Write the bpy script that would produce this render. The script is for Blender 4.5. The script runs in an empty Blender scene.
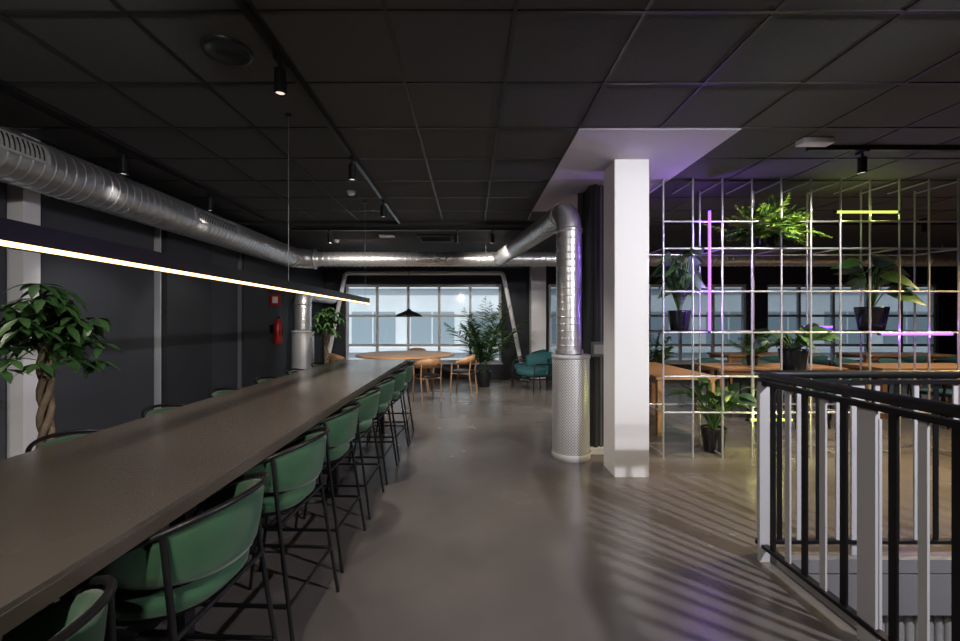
import bpy, math, random
from mathutils import Vector, Matrix
random.seed(7)
S = bpy.context.scene
PI = math.pi

# ---------------------------------------------------------------- materials
def mat(name, col, rough=0.5, metal=0.0, var=0.0, scale=5.0, bump=0.0, bscale=60.0, emit=None, estr=0.0, spec=0.5, stretch=None, sheen=0.0, col2=None, rvar=0, detail=8):
    m = bpy.data.materials.new(name); m.use_nodes = True
    nt = m.node_tree; b = nt.nodes['Principled BSDF']
    b.inputs['Base Color'].default_value = (*col, 1)
    b.inputs['Roughness'].default_value = rough
    b.inputs['Metallic'].default_value = metal
    b.inputs['Specular IOR Level'].default_value = spec
    if sheen: b.inputs['Sheen Weight'].default_value = sheen
    if emit:
        b.inputs['Emission Color'].default_value = (*emit, 1)
        b.inputs['Emission Strength'].default_value = estr
    tc = nt.nodes.new('ShaderNodeTexCoord'); mp = nt.nodes.new('ShaderNodeMapping')
    nt.links.new(tc.outputs['Object'], mp.inputs['Vector'])
    if stretch: mp.inputs['Scale'].default_value = stretch
    if var or col2:
        n = nt.nodes.new('ShaderNodeTexNoise'); n.inputs['Scale'].default_value = scale
        n.inputs['Detail'].default_value = detail; n.inputs['Roughness'].default_value = 0.5
        r = nt.nodes.new('ShaderNodeValToRGB')
        c2 = col2 if col2 else tuple(min(1, c*(1+var)) for c in col)
        c1 = col if col2 else tuple(c*(1-var) for c in col)
        r.color_ramp.elements[0].position = 0.22; r.color_ramp.elements[1].position = 0.78
        r.color_ramp.elements[0].color = (*c1, 1); r.color_ramp.elements[1].color = (*c2, 1)
        nt.links.new(mp.outputs[0], n.inputs['Vector'])
        nt.links.new(n.outputs['Fac'], r.inputs['Fac']); nt.links.new(r.outputs['Color'], b.inputs['Base Color'])
        if rvar:
            mr = nt.nodes.new('ShaderNodeMapRange'); mr.inputs['From Min'].default_value=.2; mr.inputs['From Max'].default_value=.8
            mr.inputs['To Min'].default_value=rough-rvar; mr.inputs['To Max'].default_value=rough+rvar
            nt.links.new(n.outputs['Fac'], mr.inputs['Value']); nt.links.new(mr.outputs[0], b.inputs['Roughness'])
    if bump:
        n2 = nt.nodes.new('ShaderNodeTexNoise'); n2.inputs['Scale'].default_value = bscale; n2.inputs['Detail'].default_value = 4
        bp = nt.nodes.new('ShaderNodeBump'); bp.inputs['Strength'].default_value = bump; bp.inputs['Distance'].default_value = 0.01
        nt.links.new(mp.outputs[0], n2.inputs['Vector'])
        nt.links.new(n2.outputs['Fac'], bp.inputs['Height']); nt.links.new(bp.outputs['Normal'], b.inputs['Normal'])
    return m

M = {}
M['floor'] = mat('polished_concrete', (0.142,0.128,0.118), 0.26, var=0.42, scale=0.8, rvar=.04, detail=4)
M['ceil'] = mat('ceiling_tile_black', (0.080,0.080,0.083), 0.85, var=0.12, scale=40, bump=0.3, bscale=150)
M['bar'] = mat('ceiling_bar_black', (0.016,0.016,0.018), 0.4)
M['cvoid'] = mat('ceiling_black_paint', (0.022,0.022,0.024), 0.8)
M['cpanel'] = mat('ceiling_plaster_lilac', (0.66,0.63,0.74), 0.7)
M['wall'] = mat('wall_charcoal', (0.036,0.039,0.046), 0.8, var=0.1, scale=3)
M['wall2'] = mat('acoustic_panel_grey', (0.060,0.066,0.078), 0.85, var=0.1, scale=60, bump=0.2, bscale=200)
M['white'] = mat('white_paint', (0.87,0.87,0.87), 0.55, bump=0.05, bscale=80)
M['lgrey'] = mat('light_grey_paint', (0.50,0.51,0.53), 0.45)
M['mgrey'] = mat('mid_grey_paint', (0.20,0.20,0.21), 0.5)
M['dgrey'] = mat('dark_grey_casing', (0.045,0.048,0.056), 0.6)
M['black'] = mat('black_metal', (0.012,0.012,0.014), 0.4, metal=0.3)
M['track'] = mat('track_black', (0.022,0.022,0.024), 0.3, metal=0.4)
M['gloss'] = mat('black_gloss_pot', (0.012,0.012,0.014), 0.15)
M['galv'] = mat('galvanised_steel', (0.72,0.73,0.75), 0.36, metal=0.85, var=0.12, scale=14)
M['steel'] = mat('brushed_steel_tube', (0.56,0.56,0.58), 0.38, metal=0.6)
M['table'] = mat('table_satin_metal', (0.225,0.198,0.170), 0.24, metal=.5, var=0.10, scale=.9, spec=.8, rvar=.04, detail=2)
M['tedge'] = mat('table_edge', (0.10,0.08,0.062), 0.35)
M['green'] = mat('green_velvet', (0.021,0.084,0.036), 0.75, var=0.28, scale=9, sheen=0.25)
M['teal'] = mat('teal_fabric', (0.015,0.085,0.10), 0.8, var=0.15, scale=20)
M['oak'] = mat('oak_wood', (0.42,0.23,0.11), 0.45, stretch=(1.5,14,14), scale=3, var=0.25)
M['leafd'] = mat('leaf_dark_green', (0.030,0.080,0.022), 0.4, var=0.35, scale=8)
M['leafm'] = mat('leaf_mid_green', (0.050,0.12,0.03), 0.45, var=0.35, scale=8)
M['leafy'] = mat('leaf_bright_green', (0.24,0.40,0.05), 0.5, var=0.3, scale=8)
M['trunk'] = mat('trunk_bark', (0.16,0.12,0.075), 0.8, var=0.3, scale=30, bump=0.4)
M['soil'] = mat('soil', (0.03,0.02,0.014), 0.95, var=0.4, scale=60, bump=0.6)
M['led'] = mat('warm_led', (1,0.8,0.55), 0.5, emit=(1.0,0.52,0.22), estr=4.4)
M['purple'] = mat('purple_neon', (0.1,0.05,.3), 0.5, emit=(0.19,0.07,1.0), estr=4.0)
M['yellow'] = mat('yellow_neon', (0.2,.25,0.05), 0.5, emit=(0.66,0.80,0.14), estr=1.4)
M['lens'] = mat('lamp_lens', (1,0.9,0.75), 0.5, emit=(1,0.88,0.7), estr=1.0)
M['red'] = mat('extinguisher_red', (0.45,0.02,0.015), 0.3)
M['frame'] = mat('window_frame_grey', (0.60,0.62,0.65), 0.5)
M['fluted'] = mat('stone_grey', (0.30,0.30,0.30), 0.7, var=0.15, scale=6)
M['lowfl'] = mat('lower_floor', (0.24,0.22,0.19), 0.6, var=0.2, scale=3)
M['ext'] = mat('exterior_facade', (0.68,0.69,0.70), 0.8, var=0.12, scale=1)
M['extd'] = mat('exterior_glazing', (0.28,0.33,0.36), 0.3)
M['asph'] = mat('asphalt', (0.15,0.15,0.15), 0.9, var=0.2, scale=1)

m = mat('perforated_sheet', (0.62,0.63,0.65), 0.4, metal=0.5); nt = m.node_tree; b = nt.nodes['Principled BSDF']
tc = nt.nodes.new('ShaderNodeTexCoord'); sx = nt.nodes.new('ShaderNodeSeparateXYZ'); nt.links.new(tc.outputs['Object'], sx.inputs[0])
def mth(op, a=None, bb=None, va=0, vb=0):
    n = nt.nodes.new('ShaderNodeMath'); n.operation = op
    n.inputs[0].default_value = va; n.inputs[1].default_value = vb
    if a: nt.links.new(a, n.inputs[0])
    if bb: nt.links.new(bb, n.inputs[1])
    return n.outputs[0]
at = mth('ARCTAN2', sx.outputs['Y'], sx.outputs['X'])
s1 = mth('SINE', mth('MULTIPLY', at, None, vb=40)); s2 = mth('SINE', mth('MULTIPLY', sx.outputs['Z'], None, vb=205))
g = mth('GREATER_THAN', mth('MULTIPLY', s1, s2), None, vb=0.35)
mx = nt.nodes.new('ShaderNodeMix'); mx.data_type = 'RGBA'
mx.inputs['A'].default_value = (0.78,0.79,0.80,1); mx.inputs['B'].default_value = (0.24,0.24,0.25,1)
nt.links.new(g, mx.inputs['Factor']); nt.links.new(mx.outputs['Result'], b.inputs['Base Color'])
M['perf'] = m
def glassmat(name, tint):
    m = bpy.data.materials.new(name); m.use_nodes = True; nt = m.node_tree
    for n in list(nt.nodes):
        if n.type != 'OUTPUT_MATERIAL': nt.nodes.remove(n)
    o = nt.nodes['Material Output']; t = nt.nodes.new('ShaderNodeBsdfTransparent'); gl = nt.nodes.new('ShaderNodeBsdfGlossy'); mi = nt.nodes.new('ShaderNodeMixShader')
    t.inputs[0].default_value = (*tint,1); gl.inputs['Roughness'].default_value = 0.05; mi.inputs[0].default_value = 0.03
    nt.links.new(t.outputs[0], mi.inputs[1]); nt.links.new(gl.outputs[0], mi.inputs[2]); nt.links.new(mi.outputs[0], o.inputs[0])
    return m
M['glass'] = glassmat('window_glass',(0.88,0.93,0.96)); M['glasst'] = glassmat('tinted_window_glass',(0.50,0.55,0.59))

# ---------------------------------------------------------------- mesh builder
class MB:
    def __init__(s): s.v=[]; s.f=[]; s.m=[]; s.sm=[]; s.mats=[]
    def mi(s, k):
        if k not in s.mats: s.mats.append(k)
        return s.mats.index(k)
    def add(s, vs, fs, k, smooth=False):
        o = len(s.v); i = s.mi(k)
        s.v += [tuple(x) for x in vs]
        for f in fs: s.f.append(tuple(o+q for q in f)); s.m.append(i); s.sm.append(smooth)
    def box(s, x0,x1,y0,y1,z0,z1,k):
        s.add([(x0,y0,z0),(x1,y0,z0),(x1,y1,z0),(x0,y1,z0),(x0,y0,z1),(x1,y0,z1),(x1,y1,z1),(x0,y1,z1)],
              [(0,3,2,1),(4,5,6,7),(0,1,5,4),(1,2,6,5),(2,3,7,6),(3,0,4,7)], k)
    def tube(s, pts, r, n, k, caps=True, smooth=True, radii=None):
        pts = [Vector(p) for p in pts]; N = len(pts)
        tg = []
        for i in range(N):
            a = pts[max(i-1,0)]; c = pts[min(i+1,N-1)]
            d = (c-a); tg.append(d.normalized() if d.length>1e-9 else (tg[-1] if tg else Vector((0,0,1))))
        up = Vector((0,0,1)) if abs(tg[0].z)<0.9 else Vector((1,0,0))
        u = tg[0].cross(up).normalized(); vs=[]; fs=[]
        for i in range(N):
            u = (u - tg[i]*u.dot(tg[i])).normalized(); w = tg[i].cross(u)
            rr = radii[i] if radii else r
            for j in range(n):
                a = 2*PI*j/n; vs.append(pts[i]+u*math.cos(a)*rr+w*math.sin(a)*rr)
        for i in range(N-1):
            for j in range(n):
                q=(j+1)%n; fs.append((i*n+j,i*n+q,(i+1)*n+q,(i+1)*n+j))
        s.add(vs, fs, k, smooth)
        if caps:
            s.add([vs[j] for j in range(n)], [tuple(range(n-1,-1,-1))], k)
            s.add([vs[(N-1)*n+j] for j in range(n)], [tuple(range(n))], k)
    def rev(s, prof, c, n, k, smooth=True):
        vs=[]; fs=[]
        for r,z in prof:
            for j in range(n):
                a=2*PI*j/n; vs.append((c[0]+r*math.cos(a), c[1]+r*math.sin(a), c[2]+z))
        for i in range(len(prof)-1):
            for j in range(n):
                q=(j+1)%n; fs.append((i*n+j,i*n+q,(i+1)*n+q,(i+1)*n+j))
        s.add(vs,fs,k,smooth)
    def sup(s, c, sz, k, e=0.35, nu=24, nv=12):
        def sp(x,p): return math.copysign(abs(x)**p, x)
        vs=[]; fs=[]
        for i in range(nv+1):
            ph=-PI/2+PI*i/nv
            for j in range(nu):
                a=2*PI*j/nu
                vs.append((c[0]+sz[0]*sp(math.cos(ph),.5)*sp(math.cos(a),e*2), c[1]+sz[1]*sp(math.cos(ph),.5)*sp(math.sin(a),e*2), c[2]+sz[2]*sp(math.sin(ph),.7)))
        for i in range(nv):
            for j in range(nu):
                q=(j+1)%nu; fs.append((i*nu+j,i*nu+q,(i+1)*nu+q,(i+1)*nu+j))
        s.add(vs,fs,k,True)
    def leaf(s, base, d, L, W, droop, k, n=5, peak=0.8, fold=0.2, roll=0.0):
        base=Vector(base); d=Vector(d).normalized()
        side = d.cross(Vector((0,0,1)))
        if side.length<0.05: side = Vector((1,0,0))
        side.normalize()
        if roll: side = Matrix.Rotation(roll,3,d) @ side
        nm = side.cross(d).normalized(); vs=[]; fs=[]
        for i in range(n+1):
            t=i/n; p = base + d*L*t + Vector((0,0,-1))*droop*L*t*t
            w = W*0.5*math.sin(PI*min(1,t)**peak) if 0<i<n else (W*0.04)
            vs += [p - side*w + nm*w*fold, p, p + side*w + nm*w*fold]
        for i in range(n):
            a=i*3; fs += [(a,a+1,a+4,a+3),(a+1,a+2,a+5,a+4)]
        s.add(vs,fs,k,True)
    def build(s, name, loc=(0,0,0), rz=0, bevel=0):
        me = bpy.data.meshes.new(name); me.from_pydata(s.v, [], s.f)
        for k in s.mats: me.materials.append(M[k])
        me.polygons.foreach_set('material_index', s.m); me.polygons.foreach_set('use_smooth', s.sm); me.update()
        ob = bpy.data.objects.new(name, me); S.collection.objects.link(ob)
        ob.location = loc; ob.rotation_euler = (0,0,rz)
        if bevel:
            bv = ob.modifiers.new('bevel','BEVEL'); bv.width=bevel; bv.segments=2; bv.limit_method='ANGLE'; bv.angle_limit=math.radians(50)
        return ob
def inst(ob, loc, rz=0, sc=1):
    o = bpy.data.objects.new(ob.name.split('.')[0], ob.data); S.collection.objects.link(o)
    o.location = loc; o.rotation_euler=(0,0,rz); o.scale=(sc,sc,sc)
    for md in ob.modifiers:
        b2=o.modifiers.new(md.name,md.type); b2.width=md.width; b2.segments=md.segments; b2.limit_method=md.limit_method; b2.angle_limit=md.angle_limit
    return o
def arc(p0, p1, p2, r, n=8):
    p0,p1,p2=Vector(p0),Vector(p1),Vector(p2); a=(p0-p1).normalized(); b=(p2-p1).normalized()
    th=a.angle(b); t=r/math.tan(th/2); s0=p1+a*t; s1=p1+b*t; out=[]
    c = p1 + (a+b).normalized()*(r/math.sin(th/2))
    u=(s0-c).normalized(); v=(s1-c).normalized(); om=u.angle(v)
    for i in range(n+1):
        f=i/n; out.append(c+(u*math.sin((1-f)*om)+v*math.sin(f*om))/math.sin(om)*r)
    return out
def rpath(pts, r, n=6):
    out=[Vector(pts[0])]
    for i in range(1,len(pts)-1): out+=arc(pts[i-1],pts[i],pts[i+1],r,n)
    out.append(Vector(pts[-1])); return out

CH=1.45; CZ=2.95; XL=-3.7; XR=12.4; YB=11.0; YF=-3.2
VX0,VX1,VY1=1.84,5.0,2.60

# ---------------------------------------------------------------- shell
b=MB()
b.box(XL,VX0,YF,YB,-0.3,0,'floor'); b.box(VX0,XR,VY1,YB,-0.3,0,'floor'); b.box(VX1,XR,YF,VY1,-0.3,0,'floor')
b.build('floor')
b=MB(); b.box(VX0-1,VX1+1,YF-1,VY1+1,-3.2,-3.0,'lowfl'); b.build('floor_lower')
b=MB()
x=VX0
b.box(VX0-.2,VX1+.2,VY1+.05,VY1+.15,-3.0,-0.3,'fluted')
while x<VX1:
    b.tube([(x,VY1+.05,-3.0),(x,VY1+.05,-0.31)],0.022,8,'fluted'); x+=0.06
b.build('wall_stairwell_back')
b=MB(); b.box(VX0-.15,VX0-.05,YF,VY1,-3.0,-.3,'fluted'); b.build('wall_stairwell_left')
b=MB(); b.box(VX1+.05,VX1+.15,YF,VY1,-3.0,-.3,'fluted'); b.build('wall_stairwell_right')
b=MB(); b.box(VX0-.02,VX0+.03,YF,VY1-.03,-.30,.035,'lgrey'); b.box(VX0-.02,VX1,VY1-.03,VY1+.02,-.05,.03,'mgrey'); b.box(VX0-.02,VX1,VY1-.03,VY1,-.3,-.06,'mgrey'); b.build('trim_stairwell')
b=MB()
for i in range(15):
    zz=-0.2*(i+1); xx=VX1-0.02-0.2*i
    b.box(xx-0.30,xx,0.9,2.2,zz-0.05,zz,'mgrey'); b.box(xx-0.02,xx,0.9,2.2,zz,zz+0.15,'fluted')
b.build('staircase')

b=MB()
b.box(XL,XR,YF,YB,CZ,CZ+.15,'ceil'); b.build('ceiling')
b=MB()
x=0.22-0.63*6
gx=[]
while x<XR: 
    if x>XL: gx.append(x)
    x+=0.63
gy=[]; y=2.1-0.635*8
while y<6.8:
    gy.append(y); y+=0.635
px0,px1=0.85,2.11; py0,py1=3.37,5.91
ye=gy[-1]
for x in gx:
    if px0+.1<x<px1-.1:
        b.box(x-.011,x+.011,YF,py0,CZ-.006,CZ,'bar'); b.box(x-.011,x+.011,py1,ye,CZ-.006,CZ,'bar')
    else: b.box(x-.011,x+.011,YF,ye,CZ-.006,CZ,'bar')
for y in gy:
    if py0+.1<y<py1-.1:
        b.box(XL,px0,y-.011,y+.011,CZ-.007,CZ,'bar'); b.box(px1,XR,y-.011,y+.011,CZ-.007,CZ,'bar')
    else: b.box(XL,XR,y-.011,y+.011,CZ-.007,CZ,'bar')
b.build('trim_ceiling_grid')
b=MB(); b.box(XL,XR,ye+.012,YB,CZ-.05,CZ,'cvoid'); b.build('ceiling_bulkhead')
b=MB(); b.box(px0,px1,py0,py1,CZ-.012,CZ,'cpanel'); b.build('ceiling_plaster_panel')

b=MB(); b.box(XL-.2,XL,YF,YB,0,CZ,'wall')
ys=[-3.1,-1.6,-.2,1.1,2.3,3.42]
for i in range(len(ys)-1): b.box(XL,XL+.05,ys[i]+.02,ys[i+1]-.02,.1,2.75,'wall2')
b.box(XL,XL+.05,3.68,5.0,.1,2.75,'wall2'); b.box(XL,XL+.12,5.12,6.0,.1,2.75,'wall'); b.box(XL,XL+.05,6.05,6.8,.1,2.75,'wall2')
b.box(XL,XL+.12,6.85,7.7,.0,CZ,'wall')
b.build('wall_left')
b=MB(); b.box(XL,XL+.13,3.46,3.60,0,CZ,'white'); b.build('trim_pilaster')
b=MB(); b.box(XL,XL+.10,5.03,5.050,.1,2.8,'lgrey'); b.build('trim_1')
b=MB(); b.box(XL,XL+.10,6.81,6.83,.1,2.8,'mgrey'); b.build('trim_2')
b=MB(); b.box(XL,XL+.07,-3.1,3.44,0,.1,'black'); b.box(XL,XL+.07,3.66,5.0,0,.1,'black'); b.build('baseboard_left')
b=MB(); b.box(XR,XR+.2,YF,YB,0,CZ,'wall'); b.build('wall_right')
b=MB(); b.box(XL,XR,YF-.2,YF,-3,CZ,'wall'); b.build('wall_front')
ops=[(-3.17,0.80),(2.0,4.1),(4.55,7.05),(7.55,11.9)]
z0,z1=.38,2.37
b=MB(); b.box(XL,XR,YB,YB+.25,0,z0,'wall'); b.box(XL,XR,YB,YB+.25,z1,CZ,'wall')
e=XL
for a,c in ops: b.box(e,a,YB,YB+.25,z0,z1,'wall'); e=c
b.box(e,XR,YB,YB+.25,z0,z1,'wall'); b.build('wall_back')
for i,(a,c) in enumerate(ops):
    b=MB(); n=max(2,round((c-a)/.8)); w=(c-a)/n; t=.032
    for k in range(n+1):
        x=a+w*k; x=min(max(x,a+t),c-t); b.box(x-t,x+t,YB+.06,YB+.13,z0,z1,'frame')
    for z in (z0+t,.82,1.57,z1-t): b.box(a,c,YB+.055,YB+.135,z-t,z+t,'frame')
    b.box(a,c,YB+.09,YB+.1,z0,z1,'glass' if i==0 else 'glasst')
    b.box(a-.03,c+.03,YB-.06,YB+.06,z0-.04,z0,'frame')
    b.build('window_%d'%(i+1))
b=MB(); b.box(-25,35,22,24,-5,9,'ext')
for fl in range(-1,3):
    zz=fl*3.2+.2
    x=-24
    while x<34:
        b.box(x,x+2.2,21.95,22.05,zz,zz+1.7,'extd'); b.box(x+1.05,x+1.12,21.9,22,zz,zz+1.7,'ext'); x+=3.0
    b.box(-25,35,21.6,22,zz-.35,zz-.15,'ext')
b.build('exterior_building')
b=MB(); b.box(-40,50,11.5,60,-5.2,-5,'asph'); b.build('ground_exterior')

# ---------------------------------------------------------------- columns
b=MB(); b.box(1.335,1.655,4.0,4.33,0,CZ,'white'); b.build('white_column',bevel=.004)
b=MB(); b.box(1.32,1.66,4.76,5.25,0,CZ-.015,'dgrey')
b.tube([(1.37,4.725,0.06),(1.37,4.725,CZ-.02)],.024,10,'dgrey'); b.tube([(1.285,5.05,0.0),(1.285,5.05,CZ-.02)],.03,10,'dgrey')
b.tube([(1.43,4.73,0.06),(1.43,4.73,CZ-.02)],.012,8,'mgrey')
b.box(1.30,1.46,4.68,4.76,0,.07,'white')
b.build('service_column',bevel=.004)
b=MB(); b.box(0,.16,-.05,0,0,.16,'mgrey'); b.box(.02,.14,-.058,-.05,.03,.13,'lgrey'); b.build('electrical_box',(1.31,4.70,1.06),bevel=.004)
b=MB(); b.box(1.5,1.86,10.6,10.98,0,CZ-.05,'white'); b.build('white_column_rear')
b=MB()
P=[(-3.55,10.5,.02),(-3.02,10.5,2.60),(.80,10.5,2.60),(1.32,10.5,.02)]
b.tube(rpath(P,.10,5),.05,12,'white'); b.box(-3.65,-3.45,10.4,10.6,0,.03,'white'); b.box(1.22,1.42,10.4,10.6,0,.03,'white')
b.build('white_steel_brace')

# ---------------------------------------------------------------- ducts
def ridged(b, p0, p1, r, pitch=.11, n=28, k='galv', hgt=.005):
    p0=Vector(p0); p1=Vector(p1); L=(p1-p0).length; d=(p1-p0)/L; pts=[]; rad=[]; t=0
    while t<L-pitch:
        for dt,rr in ((0,r),(pitch*.02,r),(pitch*.80,r),(pitch*.82,r),(pitch*.86,r+hgt),(pitch*.94,r+hgt)):
            pts.append(p0+d*(t+dt)); rad.append(rr)
        t+=pitch
    pts.append(p1); rad.append(r)
    b.tube(pts,r,n,k,radii=rad,caps=True,smooth=True)
def gore(b, pts, r, n=28):
    b.tube(pts,r,n,'galv',caps=False); 
    for a,c in ((0,1),(-1,-2)):
        d=(Vector(pts[c])-Vector(pts[a])).normalized(); p=Vector(pts[a])
        b.tube([p-d*.02,p-d*.019,p+d*.019,p+d*.02],r,n,'galv',radii=[r,r+.010,r+.010,r])
ZD=CH+1.17
b=MB(); xd=-3.30; r=.183
ridged(b,(xd,-3.1,ZD),(xd,7.85,ZD),r,pitch=.085,hgt=.006)
gore(b,arc((xd,7.6,ZD),(xd,8.25,ZD),(xd+.8,8.25,ZD),.35,8),r)
for yc in (2.75,5.35):
    L=.46; vs=[];fs=[];na=6
    for i in range(na+1):
        a=math.radians(-8+44*i/na)
        for yy in (yc-L,yc+L): vs.append((xd+(r+.014)*math.cos(a),yy,ZD+(r+.014)*math.sin(a)))
    for i in range(na): fs.append((2*i,2*i+1,2*i+3,2*i+2))
    b.add(vs,fs,'lgrey',True)
    yy=yc-L+.05
    while yy<yc+L-.04:
        q=[]
        for aa in (-2,8,18,28):
            a=math.radians(aa); q.append((xd+(r+.017)*math.cos(a),yy,ZD+(r+.017)*math.sin(a)))
        b.tube(q,.006,4,'black',smooth=False); yy+=.034
b.build('spiral_duct')
b=MB(); ridged(b,(xd+.33,8.25,ZD),(12.3,8.25,ZD),.135,n=24,hgt=.006)
for x in (-2,.3,3,6,9): b.tube([(x,8.25,ZD+.13),(x,8.25,CZ-.052)],.006,6,'steel')
b.build('spiral_duct_branch')
cx,cy=1.055,4.62
b=MB()
ridged(b,(cx,cy,1.12),(cx,cy,2.40),.132,pitch=.075,hgt=.0025)
pp=arc((cx,cy,2.2),(cx,cy,ZD),(.57,8.1,ZD),.22,10)
gore(b,pp,.132)
ridged(b,pp[-1],(.57,8.1,ZD),.13,pitch=.1,hgt=.004)
b.tube([(cx,cy,1.10),(cx,cy,1.14)],.15,28,'galv')
b.build('vertical_duct')
def diffuser(loc,h,r):
    b=MB(); b.rev([(0,.0),(r+.01,.0),(r+.01,.07)],(0,0,0),40,'white'); b.rev([(r,.07),(r,h-.04)],(0,0,0),40,'perf'); b.rev([(r,h-.04),(r+.008,h-.04),(r+.008,h),(0,h)],(0,0,0),40,'lgrey')
    return b.build('perforated_air_diffuser',loc)
diffuser((cx+.02,cy,0),1.09,.195)
diffuser((-3.30,8.55,0),1.25,.21)
b=MB(); ridged(b,(-3.30,8.55,1.26),(-3.30,8.55,1.75),.16,hgt=.003); gore(b,arc((-3.30,8.55,1.4),(-3.30,8.55,2.0),(-3.30,9.6,2.0),.24,8),.16); ridged(b,(-3.3,8.8,2.0),(-3.3,10.35,2.0),.155,hgt=.003); b.build('duct_elbow')

# ---------------------------------------------------------------- long table
b=MB(); tx0,tx1,ty0,ty1,tz=-1.78,-.86,-.5,5.9,.92
b.box(tx0,tx1-.004,ty0,ty1-.004,tz-.012,tz,'table'); b.box(tx0,tx1,ty0,ty1,tz-.05,tz-.0125,'tedge')
for y in (-.2,1.7,3.6,5.55):
    for x in (-1.55,-1.13): b.box(x-.03,x+.03,y-.03,y+.03,.0,tz-.05,'black')
    b.box(-1.55,-1.13,y-.025,y+.025,.18,.22,'black'); b.box(-1.7,-.94,y-.03,y+.03,tz-.085,tz-.05,'black')
b.box(-1.36,-1.30,-.2,5.55,.18,.23,'black'); b.box(-1.58,-1.52,-.3,5.7,tz-.1,tz-.05,'black'); b.box(-1.16,-1.10,-.3,5.7,tz-.1,tz-.05,'black')
b.build('long_communal_table')

# ---------------------------------------------------------------- stool
def stool():
    b=MB(); R=.226; n=30; A=math.radians(106)
    def top(th): return .910-.135*(abs(th)/A)**2.0
    def bot(th): return .690+.05*(abs(th)/A)**3
    vs=[];fs=[];prof=10
    for i in range(n+1):
        th=-A+2*A*i/n; t=top(th)-.012; bo=bot(th); zc=(t+bo)/2; h=(t-bo)/2
        for j in range(prof):
            a=2*PI*j/prof
            z=zc+h*math.copysign(abs(math.sin(a))**.6,math.sin(a))
            rr=R-.014+.024*math.copysign(abs(math.cos(a))**.6,math.cos(a)) + (z-.66)*.14
            vs.append((rr*math.cos(th), rr*math.sin(th), z))
    for i in range(n):
        for j in range(prof):
            q=(j+1)%prof; fs.append((i*prof+j,i*prof+q,(i+1)*prof+q,(i+1)*prof+j))
    fs.append(tuple(range(prof))); fs.append(tuple(n*prof+j for j in range(prof-1,-1,-1)))
    b.add(vs,fs,'green',True)
    b.sup((-.02,0,.635),(.218,.216,.042),'green',e=.38,nu=32,nv=12)
    b.rev([(0,-.02),(.185,-.02),(.185,.01)],(-.02,0,.600),24,'black')
    rt=.0095
    Rr=R+.008
    def rim(th):
        z=top(th); rr=Rr+(z-.66)*.14; return Vector((rr*math.cos(th),rr*math.sin(th),z))
    e0=rim(-A); e1=rim(A)
    pts=[(-.235,-.245,0),(-.16,-.232,.60),tuple(e0-Vector((.022,0,.05)))]+[rim(-A+2*A*i/n) for i in range(n+1)]+[tuple(e1-Vector((.022,0,.05))),(-.16,.232,.60),(-.235,.245,0)]
    b.tube(pts,rt,8,'black')
    for s in (-1,1):
        th=s*math.radians(60); t=rim(th)
        b.tube([(.245,s*.250,0),(.160,s*.226,.60),(t.x+.008,t.y+s*.008,t.z-.01)],rt,8,'black')
        b.tube([(-.165,s*.230,.575),(.165,s*.227,.575)],.009,6,'black')
        b.tube([(-.21,s*.241,.24),(.212,s*.241,.24)],.009,6,'black')
    b.tube([(-.21,-.24,.24),(-.21,.24,.24)],.009,6,'black'); b.tube([(.212,-.241,.24),(.212,.241,.24)],.009,6,'black')
    b.tube([(-.165,-.23,.575),(-.165,.23,.575)],.009,6,'black'); b.tube([(.164,-.227,.575),(.164,.227,.575)],.009,6,'black')
    return b
st=None
for i in range(8):
    y=.75+.665*i; rz=random.uniform(-.06,.06)
    if st is None: st=stool().build('bar_stool',(-.965,y,0),rz)
    else: inst(st,(-.965+random.uniform(-.012,.012),y,0),rz)
for i in range(7):
    inst(st,(-1.71+random.uniform(-.02,.02),1.35+.68*i,0),PI+random.uniform(-.04,.04))

# ---------------------------------------------------------------- pendant lamps
b=MB(); lx,lz=-1.32,CH+.215
b.box(lx-.035,lx+.035,-.4,5.55,lz+.006,lz+.068,'black'); b.box(lx+.010,lx+.037,-.38,5.53,lz-.006,lz+.0055,'led'); b.box(lx-.035,lx+.0095,-.4,5.55,lz-.004,lz+.006,'black')
for y in (.6,3.15,5.45): b.tube([(lx,y,lz+.06),(lx,y,CZ)],.0018,6,'mgrey'); b.tube([(lx,y,CZ-.02),(lx,y,CZ)],.022,12,'black')
b.build('linear_pendant_lamp')
b=MB(); b.rev([(.03,.16),(.05,.13),(.24,.05),(.29,0),(.28,0),(.22,.04),(.0,.11)],(0,0,0),32,'black'); b.tube([(0,0,.15),(0,0,CZ-.05-1.53)],.006,6,'black')
b.rev([(.06,.06),(.06,.03),(0,.02)],(0,0,0),16,'lens')
b.build('dome_pendant_lamp',(-1.27,9.0,1.53))

# ---------------------------------------------------------------- tracks & spots
fixm=None
def spotfix(loc, target, power=50, size=75, col=(1,.9,.78), blend=.6, rad=.04):
    global fixm
    L=Vector(loc); T=Vector(target)
    if fixm is None:
        b=MB(); b.box(-.018,.018,-.05,.05,-.025,0,'black'); b.tube([(0,0,-.02),(0,0,-.06)],.010,8,'black')
        b.tube([(0,0,-.06),(0,0,-.175)],.033,20,'track'); b.rev([(.033,-.175),(.036,-.185),(.036,-.195),(.028,-.195),(.026,-.185),(0,-.184)],(0,0,0),20,'track'); b.rev([(.025,-.1865),(0,-.1865)],(0,0,0),20,'lens')
        o=fixm=b.build('track_spotlight',loc)
    else: o=inst(fixm,loc)
    li=bpy.data.lights.new('spot_bulb','SPOT'); li.energy=power; li.spot_size=math.radians(size); li.spot_blend=blend; li.color=col; li.shadow_soft_size=rad
    lo=bpy.data.objects.new('spot_bulb',li); S.collection.objects.link(lo); lo.parent=o
    c=Vector((0,0,-.215)); d=(T-(L+c)).normalized()
    lo.location=c; lo.rotation_euler=d.to_track_quat('-Z','Y').to_euler()
    return o
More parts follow.
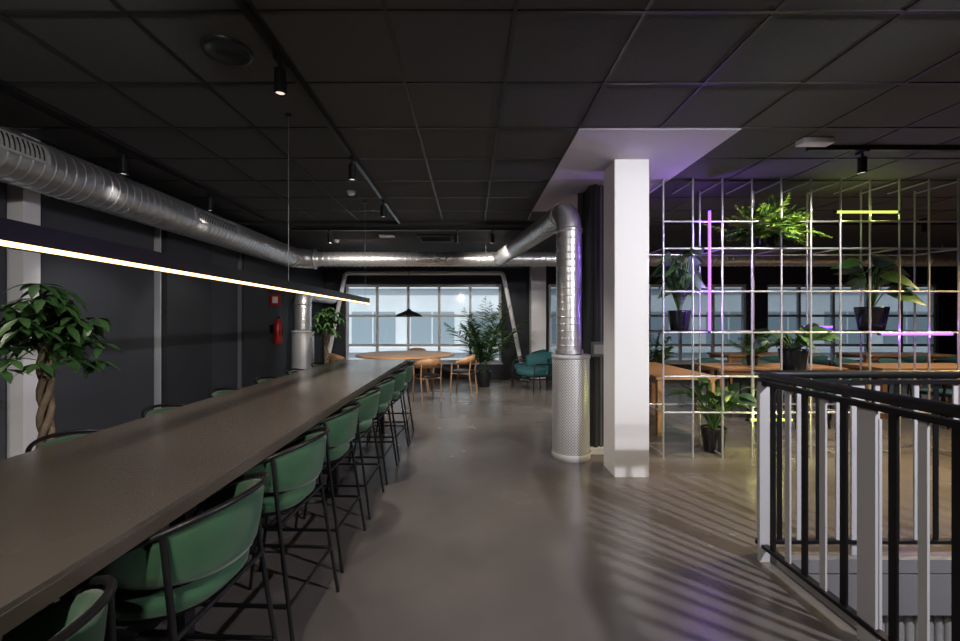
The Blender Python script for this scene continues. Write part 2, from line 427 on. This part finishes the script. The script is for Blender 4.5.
def track(x0,y0,x1,y1):
    b=MB(); w=.018
    if x0==x1: b.box(x0-w,x0+w,y0,y1,CZ-.04,CZ,'track')
    else: b.box(x0,x1,y0-w,y0+w,CZ-.04,CZ,'track')
    b.build('ceiling_track')
zt=CZ-.04
track(-1.06,.2,-1.06,6.6)
spotfix((-1.06,2.42,zt),(-1.3,3.0,.9),40,95,(1,.86,.7))
spotfix((-1.06,3.9,zt),(.0,4.5,0),105,95,(1,.90,.80))
spotfix((-1.06,5.3,zt),(-.3,6.6,0),100,90,(1,.90,.80))
spotfix((-1.06,.6,zt),(-3.4,2.9,2.2),90,90,(1,.95,.9),.7,.08)  # added out-of-view spot, throws extra brightness on the left duct
track(-3.0,.0,-3.0,6.3)
spotfix((-3.0,3.75,zt),(-3.6,4.3,.6),28,70,(1,.94,.88)); spotfix((-3.0,5.0,zt),(-3.6,5.6,.6),20,70); spotfix((-3.0,1.9,zt),(-2.7,2.7,1.0),45,70)
track(2.9,3.72,6.2,3.72)
spotfix((3.37,3.72,zt),(3.2,4.8,1.8),120,105,(1,.94,.80)); spotfix((5.3,3.72,zt),(4.4,3.7,0),440,110,(1,.74,.34),.8); spotfix((4.3,3.72,zt),(3.5,3.5,0),150,85,(1,.80,.38),.9)  # second and third are added out-of-view spots that tint the floor yellow
b=MB(); b.box(-2.8,.9,6.78,6.82,CZ-.09,CZ-.05,'track'); b.build('ceiling_track')
zt2=CZ-.09
spotfix((-2.2,6.8,zt2),(-1.8,9.6,1.0),150,100); spotfix((-.2,6.8,zt2),(.0,7.8,0),170,100,(1,.92,.84)); spotfix((.35,6.8,zt2),(1.1,10.0,1.0),170,90)
track(-.5,-2.6,-.5,.3); spotfix((-.5,-.4,zt),(.3,2.9,0),130,100,(1,.90,.80),.9,.08)  # track and spot added behind the camera as fill for the floor
spotfix((-.5,-1.8,zt),(-1.2,1.0,.6),150,100,(1,.92,.84),.9,.08)  # another added fill spot behind the camera, for table and near stools
track(3.3,-2.0,3.3,1.0)
spotfix((3.3,.35,zt),(1.35,3.2,0.3),520,95,(.97,.93,1.0),.5,.05)
spotfix((3.3,-.5,zt),(1.5,4.0,1.9),380,38,(.97,.97,1.0),.7,.05)  # extra unseen spot, added only to brighten the white column
for x,y in ((4.0,6.0),(6.5,6.2),(9.0,6.3),(7.5,4.2)):
    spotfix((x,y,zt),(x-.3,y+.9,0),140,110,(1,.80,.55))

b=MB(); b.rev([(0,-.012),(.12,-.012),(.125,-.02),(.15,-.02),(.155,0)],(0,0,0),40,'bar'); o=b.build('ceiling_speaker',(-1.345,2.4,CZ)); o.scale=(.84,.84,1)
b=MB(); b.rev([(0,-.045),(.03,-.045),(.045,-.02),(.05,0)],(0,0,0),24,'white'); sd=b.build('smoke_detector',(-1.38,5.03,CZ)); inst(sd,(-2.4,7.8,CZ-.05))
b=MB(); b.box(-.13,.13,-.05,.05,-.05,0,'white'); el=b.build('emergency_light',(2.85,3.58,CZ),bevel=.01); inst(el,(-1.4,7.3,CZ-.05))
b=MB(); b.box(-.3,.3,-.3,.3,-.02,0,'bar')
for i in range(5): b.box(-.25,.25,-.2+.1*i-.01,-.2+.1*i+.01,-.03,-.02,'black')
b.build('ceiling_vent',(-.6,7.6,CZ-.05))

b=MB(); b.rev([(0,0),(.07,0),(.075,.03),(.075,.36),(.05,.42),(.02,.44),(.02,.48),(0,.48)],(0,0,0),24,'red'); b.box(-.015,.05,-.01,.01,.47,.50,'black'); b.tube([(.03,0,.48),(.09,0,.40),(.09,0,.15)],.01,8,'black'); b.box(-.14,-.07,-.02,.02,.2,.35,'black')
b.build('fire_extinguisher',(-3.55,8.0,1.02))
b=MB(); b.box(-.1,.1,-.006,.0,-.1,.1,'red'); b.box(-.05,.05,-.008,-.006,-.06,.06,'white'); b.build('fire_sign',(XL+.11,7.98,1.83))

# ---------------------------------------------------------------- metal shelf divider
b=MB(); sxs=[2.04+.3115*i for i in range(11)]; fy,by=4.57,5.02; rt=.010
zs=[CH+(320-y)*fy/433 for y in (221,248,291,332,376,412)]
for i,x in enumerate(sxs):
    b.tube([(x,fy,0),(x,fy,CZ)],rt,8,'steel')
    if i%2==0: b.tube([(x,by,0),(x,by,CZ)],rt,8,'steel')
for z in zs: b.tube([(sxs[0],fy,z),(sxs[-1],fy,z)],rt,8,'steel')
for z in (zs[1],zs[3],zs[5]): b.tube([(sxs[0],by,z),(sxs[-1],by,z)],rt,8,'steel')
for i,x in enumerate(sxs):
    for z in ((.03,zs[5],zs[3],zs[1],CZ-.03) if i%2==0 else (zs[3],CZ-.03)):
        b.tube([(x,fy,z),(x,by,z)],rt*.9,8,'steel')
for x0,x1,z in ((2.04,2.66,zs[3]),(2.66,3.6,zs[1]),(3.28,3.91,zs[4]),(4.22,4.84,zs[3])):
    b.box(x0,x1,fy+.01,by-.01,z+.005,z+.017,'black')
b.build('metal_shelving_divider')
def neon(name,p0,p1,k,pw=0,col=(1,1,1),npt=2):
    b=MB(); b.tube([p0,p1],.014,10,k); d=(Vector(p1)-Vector(p0)).normalized()
    b.tube([Vector(p0)-d*.02,Vector(p0)],.016,10,'black'); b.tube([Vector(p1),Vector(p1)+d*.02],.016,10,'black'); o=b.build(name)
    if pw:
        for i in range(npt):
            li=bpy.data.lights.new('neon_glow','POINT'); li.energy=pw; li.color=col; li.shadow_soft_size=.008
            lo=bpy.data.objects.new('neon_glow',li); S.collection.objects.link(lo); lo.parent=o
            lo.location=Vector(p0).lerp(Vector(p1),(i+.5)/npt)+Vector((0,.024,0))
def px(x,y,Y): return ((x-470)*Y/433, Y, CH-(y-320.5)*Y/433)
PU=(.40,.16,1)
neon('neon_tube',px(709.5,211,4.53),px(709.5,331,4.53),'purple',7,PU,3)
neon('neon_tube',px(836,212,4.53),px(897,212,4.53),'yellow',1.5,(.85,1,.3))
neon('neon_tube',px(880,334,4.53),px(952,334,4.53),'purple',4,PU)
neon('neon_tube',px(750,420,4.53),px(792,420,4.53),'yellow',6,(.95,1,.25))
neon('neon_tube',px(803,327,5.06),px(832,327,5.06),'purple')

# ---------------------------------------------------------------- plants
def pot(b,r,h,k='gloss'):
    b.rev([(0,0),(r*.72,0),(r*.78,h*.1),(r,h*.93),(r,h),(r*.9,h),(r*.88,h*.88)],(0,0,0),28,k); b.rev([(r*.9,h*.9),(0,h*.92)],(0,0,0),28,'soil')
def rnd(a,c): return random.uniform(a,c)
def dirv(az,el): return Vector((math.cos(az)*math.cos(el),math.sin(az)*math.cos(el),math.sin(el)))
def stem(b,p,d,L,r,k,droop=.0,n=6):
    pts=[Vector(p)+d*L*i/n+Vector((0,0,-1))*droop*L*(i/n)**2 for i in range(n+1)]
    b.tube(pts,r,5,k); return pts
def frond(b,p,az,el,L,W,droop,k,nl=16,lw=.02):
    d=dirv(az,el); pts=stem(b,p,d,L,.004,k,droop,10)
    for i in range(nl):
        t=.15+.85*i/(nl-1); q=t*10; a=min(int(q),9); c=pts[a].lerp(pts[a+1],q-a); tg=(pts[a+1]-pts[a]).normalized()
        sd=tg.cross(Vector((0,0,1))); 
        if sd.length<.1: sd=Vector((math.sin(az),-math.cos(az),0))
        sd.normalize(); l=W*math.sin(PI*min(1,.2+.8*t)**1.1)+.02
        for s in (-1,1): b.leaf(c,(sd*s+tg*.7+Vector((0,0,rnd(-.1,.25)))),l,lw,rnd(.1,.5),k,n=3,roll=rnd(-.6,.6))
b=MB(); pot(b,.19,.34)
for k in range(3):
    pts=[(.025*math.cos(i*.7+k*2.09),.025*math.sin(i*.7+k*2.09),.3+.05*i) for i in range(21)]
    b.tube(pts,.018,8,'trunk')
for i in range(74):
    az=rnd(0,2*PI); el=rnd(-.5,1.4); L=rnd(.08,.28); base=Vector((0,0,rnd(1.26,1.50)))
    pts=stem(b,base,dirv(az,el),L,.004,'leafm',.15)
    tip=pts[-1]; nl=6; o=rnd(0,1)
    for j in range(nl):
        a=o+2*PI*j/nl; b.leaf(tip,dirv(a,rnd(-.5,.15)),rnd(.08,.14),.048,rnd(.2,.6),random.choice(['leafd','leafm','leafd']),n=4,peak=1.1)
mt=b.build('potted_money_tree',(-2.45,2.50,0))
inst(mt,(-2.62,7.9,0),1.2,1.02)
def palm(H,n,nm,loc,sc=1,pr=.18,ph=.3,lw=.035,el0=.5,W=.28,nl=20):
    b=MB(); pot(b,pr,ph)
    for i in range(n):
        frond(b,(rnd(-.03,.03),rnd(-.03,.03),ph*.9),2*PI*i/n+rnd(-.2,.2),rnd(el0,1.45),H*rnd(.65,1.0),W,rnd(.1,.35),random.choice(['leafd','leafm']),nl=nl,lw=lw)
    o=b.build(nm,loc); o.scale=(sc,)*3; return o
palm(2.1,24,'potted_palm',(.3,9.5,0),el0=.98,pr=.17,ph=.34,lw=.040,W=.40)
palm(1.5,14,'potted_palm',(3.3,7.9,0),el0=1.0) 
b=MB(); pot(b,.13,.16)
for i in range(230): frond(b,(rnd(-.13,.13),rnd(-.10,.10),.13),rnd(0,2*PI),rnd(.35,1.55),rnd(.30,.55),.080,rnd(.1,.55),random.choice(['leafy','leafy','leafm']),nl=13,lw=.032)
b.build('potted_fern',(3.25,4.78,zs[1]+.017))
def broad(nm,loc,n,H,LL,LW,k,pr=.14,ph=.25,droop=.35,elr=(.7,1.4),lel=(-.1,.5),roll=.9):
    b=MB(); pot(b,pr,ph)
    for i in range(n):
        az=2*PI*i*.618+rnd(-.3,.3); el=rnd(*elr); d=dirv(az,el); pts=stem(b,(0,0,ph*.85),d,H*rnd(.4,1),.006,'leafm',.1)
        b.leaf(pts[-1],dirv(az,rnd(*lel)),LL*rnd(.8,1.1),LW*rnd(.85,1.1),rnd(.15,droop),random.choice(k),n=8,fold=.15,roll=rnd(.3,roll)*random.choice([-1,1]))
    return b.build(nm,loc)
broad('potted_rubber_plant',(4.45,4.80,zs[3]+.017),16,.62,.32,.18,['leafd','leafm','leafd'],pr=.15,ph=.26,elr=(.95,1.5),droop=.7,lel=(.0,.9),roll=1.1)
broad('potted_monstera',(2.32,4.80,zs[3]+.017),56,.74,.17,.14,['leafd','leafm','leafd'],pr=.12,ph=.22,elr=(1.2,1.55),droop=.9,roll=1.2)
broad('potted_calathea',(3.58,4.80,zs[4]+.017),30,.34,.22,.13,['leafd','leafm','leafd'],pr=.14,ph=.26,elr=(.5,1.4),droop=.8,roll=1.1)
broad('potted_peace_lily',(2.70,4.80,0),40,.58,.24,.10,['leafm','leafd','leafd'],pr=.13,ph=.27,elr=(1.0,1.5),droop=.8,lel=(.2,1.2))
palm(.6,14,'potted_fern_small',(4.4,6.75,.75),pr=.09,ph=.15,W=.1,lw=.02)

# ---------------------------------------------------------------- furniture rear
def chair(seatk,framek,h=.78):
    b=MB(); b.sup((0,0,.45),(.22,.22,.03),seatk,e=.35)
    for s in (-1,1):
        b.tube([(-.2,s*.2,0),(-.17,s*.19,.44),(-.16,s*.20,.62)],.014,8,framek); b.tube([(.24,s*.18,0),(.19,s*.19,.44),(.22,s*.19,.66)],.014,8,framek)
        b.tube([(-.18,s*.19,.42),(.2,s*.19,.42)],.011,6,framek)
    b.tube([(.19,-.19,.42),(.19,.19,.42)],.011,6,framek); b.tube([(-.17,-.19,.42),(-.17,.19,.42)],.011,6,framek)
    vs=[];fs=[];n=18;A=math.radians(105)
    for i in range(n+1):
        th=-A+2*A*i/n; zt_=h-.12*(abs(th)/A)**2; zb=h-.17-.01*(abs(th)/A)
        for rr,z in ((.235,zb),(.25,zt_),(.225,zt_),(.21,zb)): vs.append((rr*math.cos(th),rr*math.sin(th),z))
    for i in range(n):
        for j in range(4): q=(j+1)%4; fs.append((i*4+j,i*4+q,i*4+4+q,i*4+4+j))
    fs+= [(0,1,2,3),(n*4+3,n*4+2,n*4+1,n*4)]
    b.add(vs,fs,seatk if framek!='oak' else framek,True)
    return b
ck=chair('teal','black').build('dining_chair',(4.2,6.05,0),-PI/2)
co=chair('black','oak').build('wooden_chair',(-.14,8.55,0),-.3)
b=MB(); b.rev([(0,0),(1.0,0),(1.03,.012),(1.03,.03),(1.0,.04),(0,.04)],(0,0,.71),56,'oak')
for a in range(4):
    t=PI/4+a*PI/2; b.tube([(.75*math.cos(t),.75*math.sin(t),0),(.6*math.cos(t),.6*math.sin(t),.71)],.028,10,'oak')
b.box(-.42,.42,-.03,.03,.64,.71,'oak'); b.box(-.03,.03,-.42,.42,.64,.71,'oak')
b.build('round_oak_table',(-1.35,9.1,0))
inst(co,(-.78,7.85,0),-1.1); inst(co,(-1.7,7.75,0),-1.9); inst(co,(-2.7,8.9,0),PI); inst(co,(-1.3,10.45,0),PI/2)
def oaktable(loc,L,W):
    b=MB(); b.box(-L/2,L/2,-W/2,W/2,.71,.75,'oak')
    for sx_ in (-1,1):
        for sy in (-1,1): b.box(sx_*(L/2-.07)-.035,sx_*(L/2-.07)+.035,sy*(W/2-.07)-.035,sy*(W/2-.07)+.035,0,.71,'oak')
    b.box(-L/2+.1,L/2-.1,-W/2+.05,-W/2+.08,.64,.71,'oak'); b.box(-L/2+.1,L/2-.1,W/2-.08,W/2-.05,.64,.71,'oak')
    return b.build('oak_table',loc,bevel=.004)
t1=oaktable((4.6,6.75,0),1.9,.8)
inst(t1,(7.0,6.75,0)); inst(t1,(9.6,6.2,0)); inst(t1,(6.2,9.2,0)); inst(t1,(9.0,9.2,0)); inst(t1,(2.72,6.35,0),PI/2)
for x,y,r in ((5.0,6.05,-PI/2),(4.2,7.5,PI/2),(5.0,7.5,PI/2),(6.6,6.05,-PI/2),(7.4,6.05,-PI/2),(6.6,7.5,PI/2),(7.4,7.5,PI/2),(5.8,8.5,-PI/2),(6.7,8.5,-PI/2),(8.6,8.5,-PI/2),(9.4,8.5,-PI/2),(9.2,5.5,-PI/2),(10.0,5.5,-PI/2)): inst(ck,(x,y,0),r)
def armchair():
    b=MB(); b.sup((0,0,.38),(.34,.33,.09),'teal',e=.3); 
    vs=[];fs=[];n=20;A=math.radians(80)
    for i in range(n+1):
        th=-A+2*A*i/n; zt_=.78-.1*(abs(th)/A)**2
        for rr,z in ((.36,.36),(.42,zt_),(.37,zt_+.01),(.30,.36)): vs.append((rr*math.cos(th)-.02,rr*math.sin(th)*1.0,z))
    for i in range(n):
        for j in range(4): q=(j+1)%4; fs.append((i*4+j,i*4+q,i*4+4+q,i*4+4+j))
    fs+= [(0,1,2,3),(n*4+3,n*4+2,n*4+1,n*4)]
    b.add(vs,fs,'teal',True)
    for s in (-1,1):
        b.tube(rpath([(-.32,s*.38,0),(-.30,s*.38,.58),(.38,s*.38,.56),(.42,s*.36,0)],.06),.014,8,'black')
        b.tube([(-.31,s*.38,.28),(.40,s*.37,.28)],.012,8,'black')
    b.tube([(-.31,-.38,.28),(-.31,.38,.28)],.012,8,'black'); b.tube([(.40,-.37,.28),(.40,.37,.28)],.012,8,'black')
    return b
ac=armchair().build('lounge_armchair',(1.35,9.0,0),.5); inst(ac,(1.35,9.95,0),-.2) 

# ---------------------------------------------------------------- railing
b=MB(); rx,ry=1.77,2.66; zr=1.12
b.tube(rpath([(rx,-3.0,zr),(rx,ry,zr),(4.95,ry,zr)],.05,6),.025,14,'black')
b.box(rx-.02,rx+.02,-3.0,ry,zr-.06,zr-.035,'black'); b.box(rx,4.95,ry-.02,ry+.02,zr-.06,zr-.035,'black')
b.box(rx-.02,rx+.02,-3.0,ry,.085,.105,'black'); b.box(rx,4.95,ry-.02,ry+.02,.085,.105,'black')
y=ry-.13; k=0
while y>-3:
    if k%6==5:
        b.box(rx-.006,rx+.006,y-.045,y+.045,0,zr-.04,'lgrey'); b.box(rx+.012,rx+.024,y-.045,y+.045,0,zr-.10,'lgrey')
    else: b.box(rx-.005,rx+.005,y-.018,y+.018,.1,zr-.05,'lgrey' if k%2 else 'black')
    y-=.12; k+=1
b.box(rx-.03,rx+.03,ry-.06,ry-.04,0,zr-.04,'lgrey'); b.box(rx+.02,rx+.035,ry-.045,ry+.045,0,zr-.04,'lgrey')
x=rx+.13; k=0
while x<4.95:
    if k%6==4: b.box(x-.040,x+.040,ry-.006,ry+.006,0,zr-.04,'lgrey')
    else: b.box(x-.014,x+.014,ry-.005,ry+.005,.1,zr-.05,'lgrey' if k%2 else 'black')
    x+=.12; k+=1
b.build('stair_railing')

# ---------------------------------------------------------------- world, sun, camera
w=bpy.data.worlds.new('world'); S.world=w; w.use_nodes=True; bg=w.node_tree.nodes['Background']
bg.inputs['Color'].default_value=(.72,.79,.86,1); bg.inputs['Strength'].default_value=1.4
sl=bpy.data.lights.new('sun','SUN'); sl.energy=2.7; sl.angle=.01; sl.color=(1,.95,.88)
so=bpy.data.objects.new('sun',sl); S.collection.objects.link(so); so.rotation_euler=Vector((.25,1,-.8)).to_track_quat('-Z','Y').to_euler(); so.location=(0,-10,12)
cam=bpy.data.cameras.new('camera'); co_=bpy.data.objects.new('camera',cam); S.collection.objects.link(co_)
co_.location=(0,0,CH); co_.rotation_euler=(PI/2,0,0); cam.sensor_width=36; cam.lens=16.24; cam.shift_x=.0104; cam.clip_start=.05
S.camera=co_
S.view_settings.view_transform='Standard'; S.view_settings.look='None'
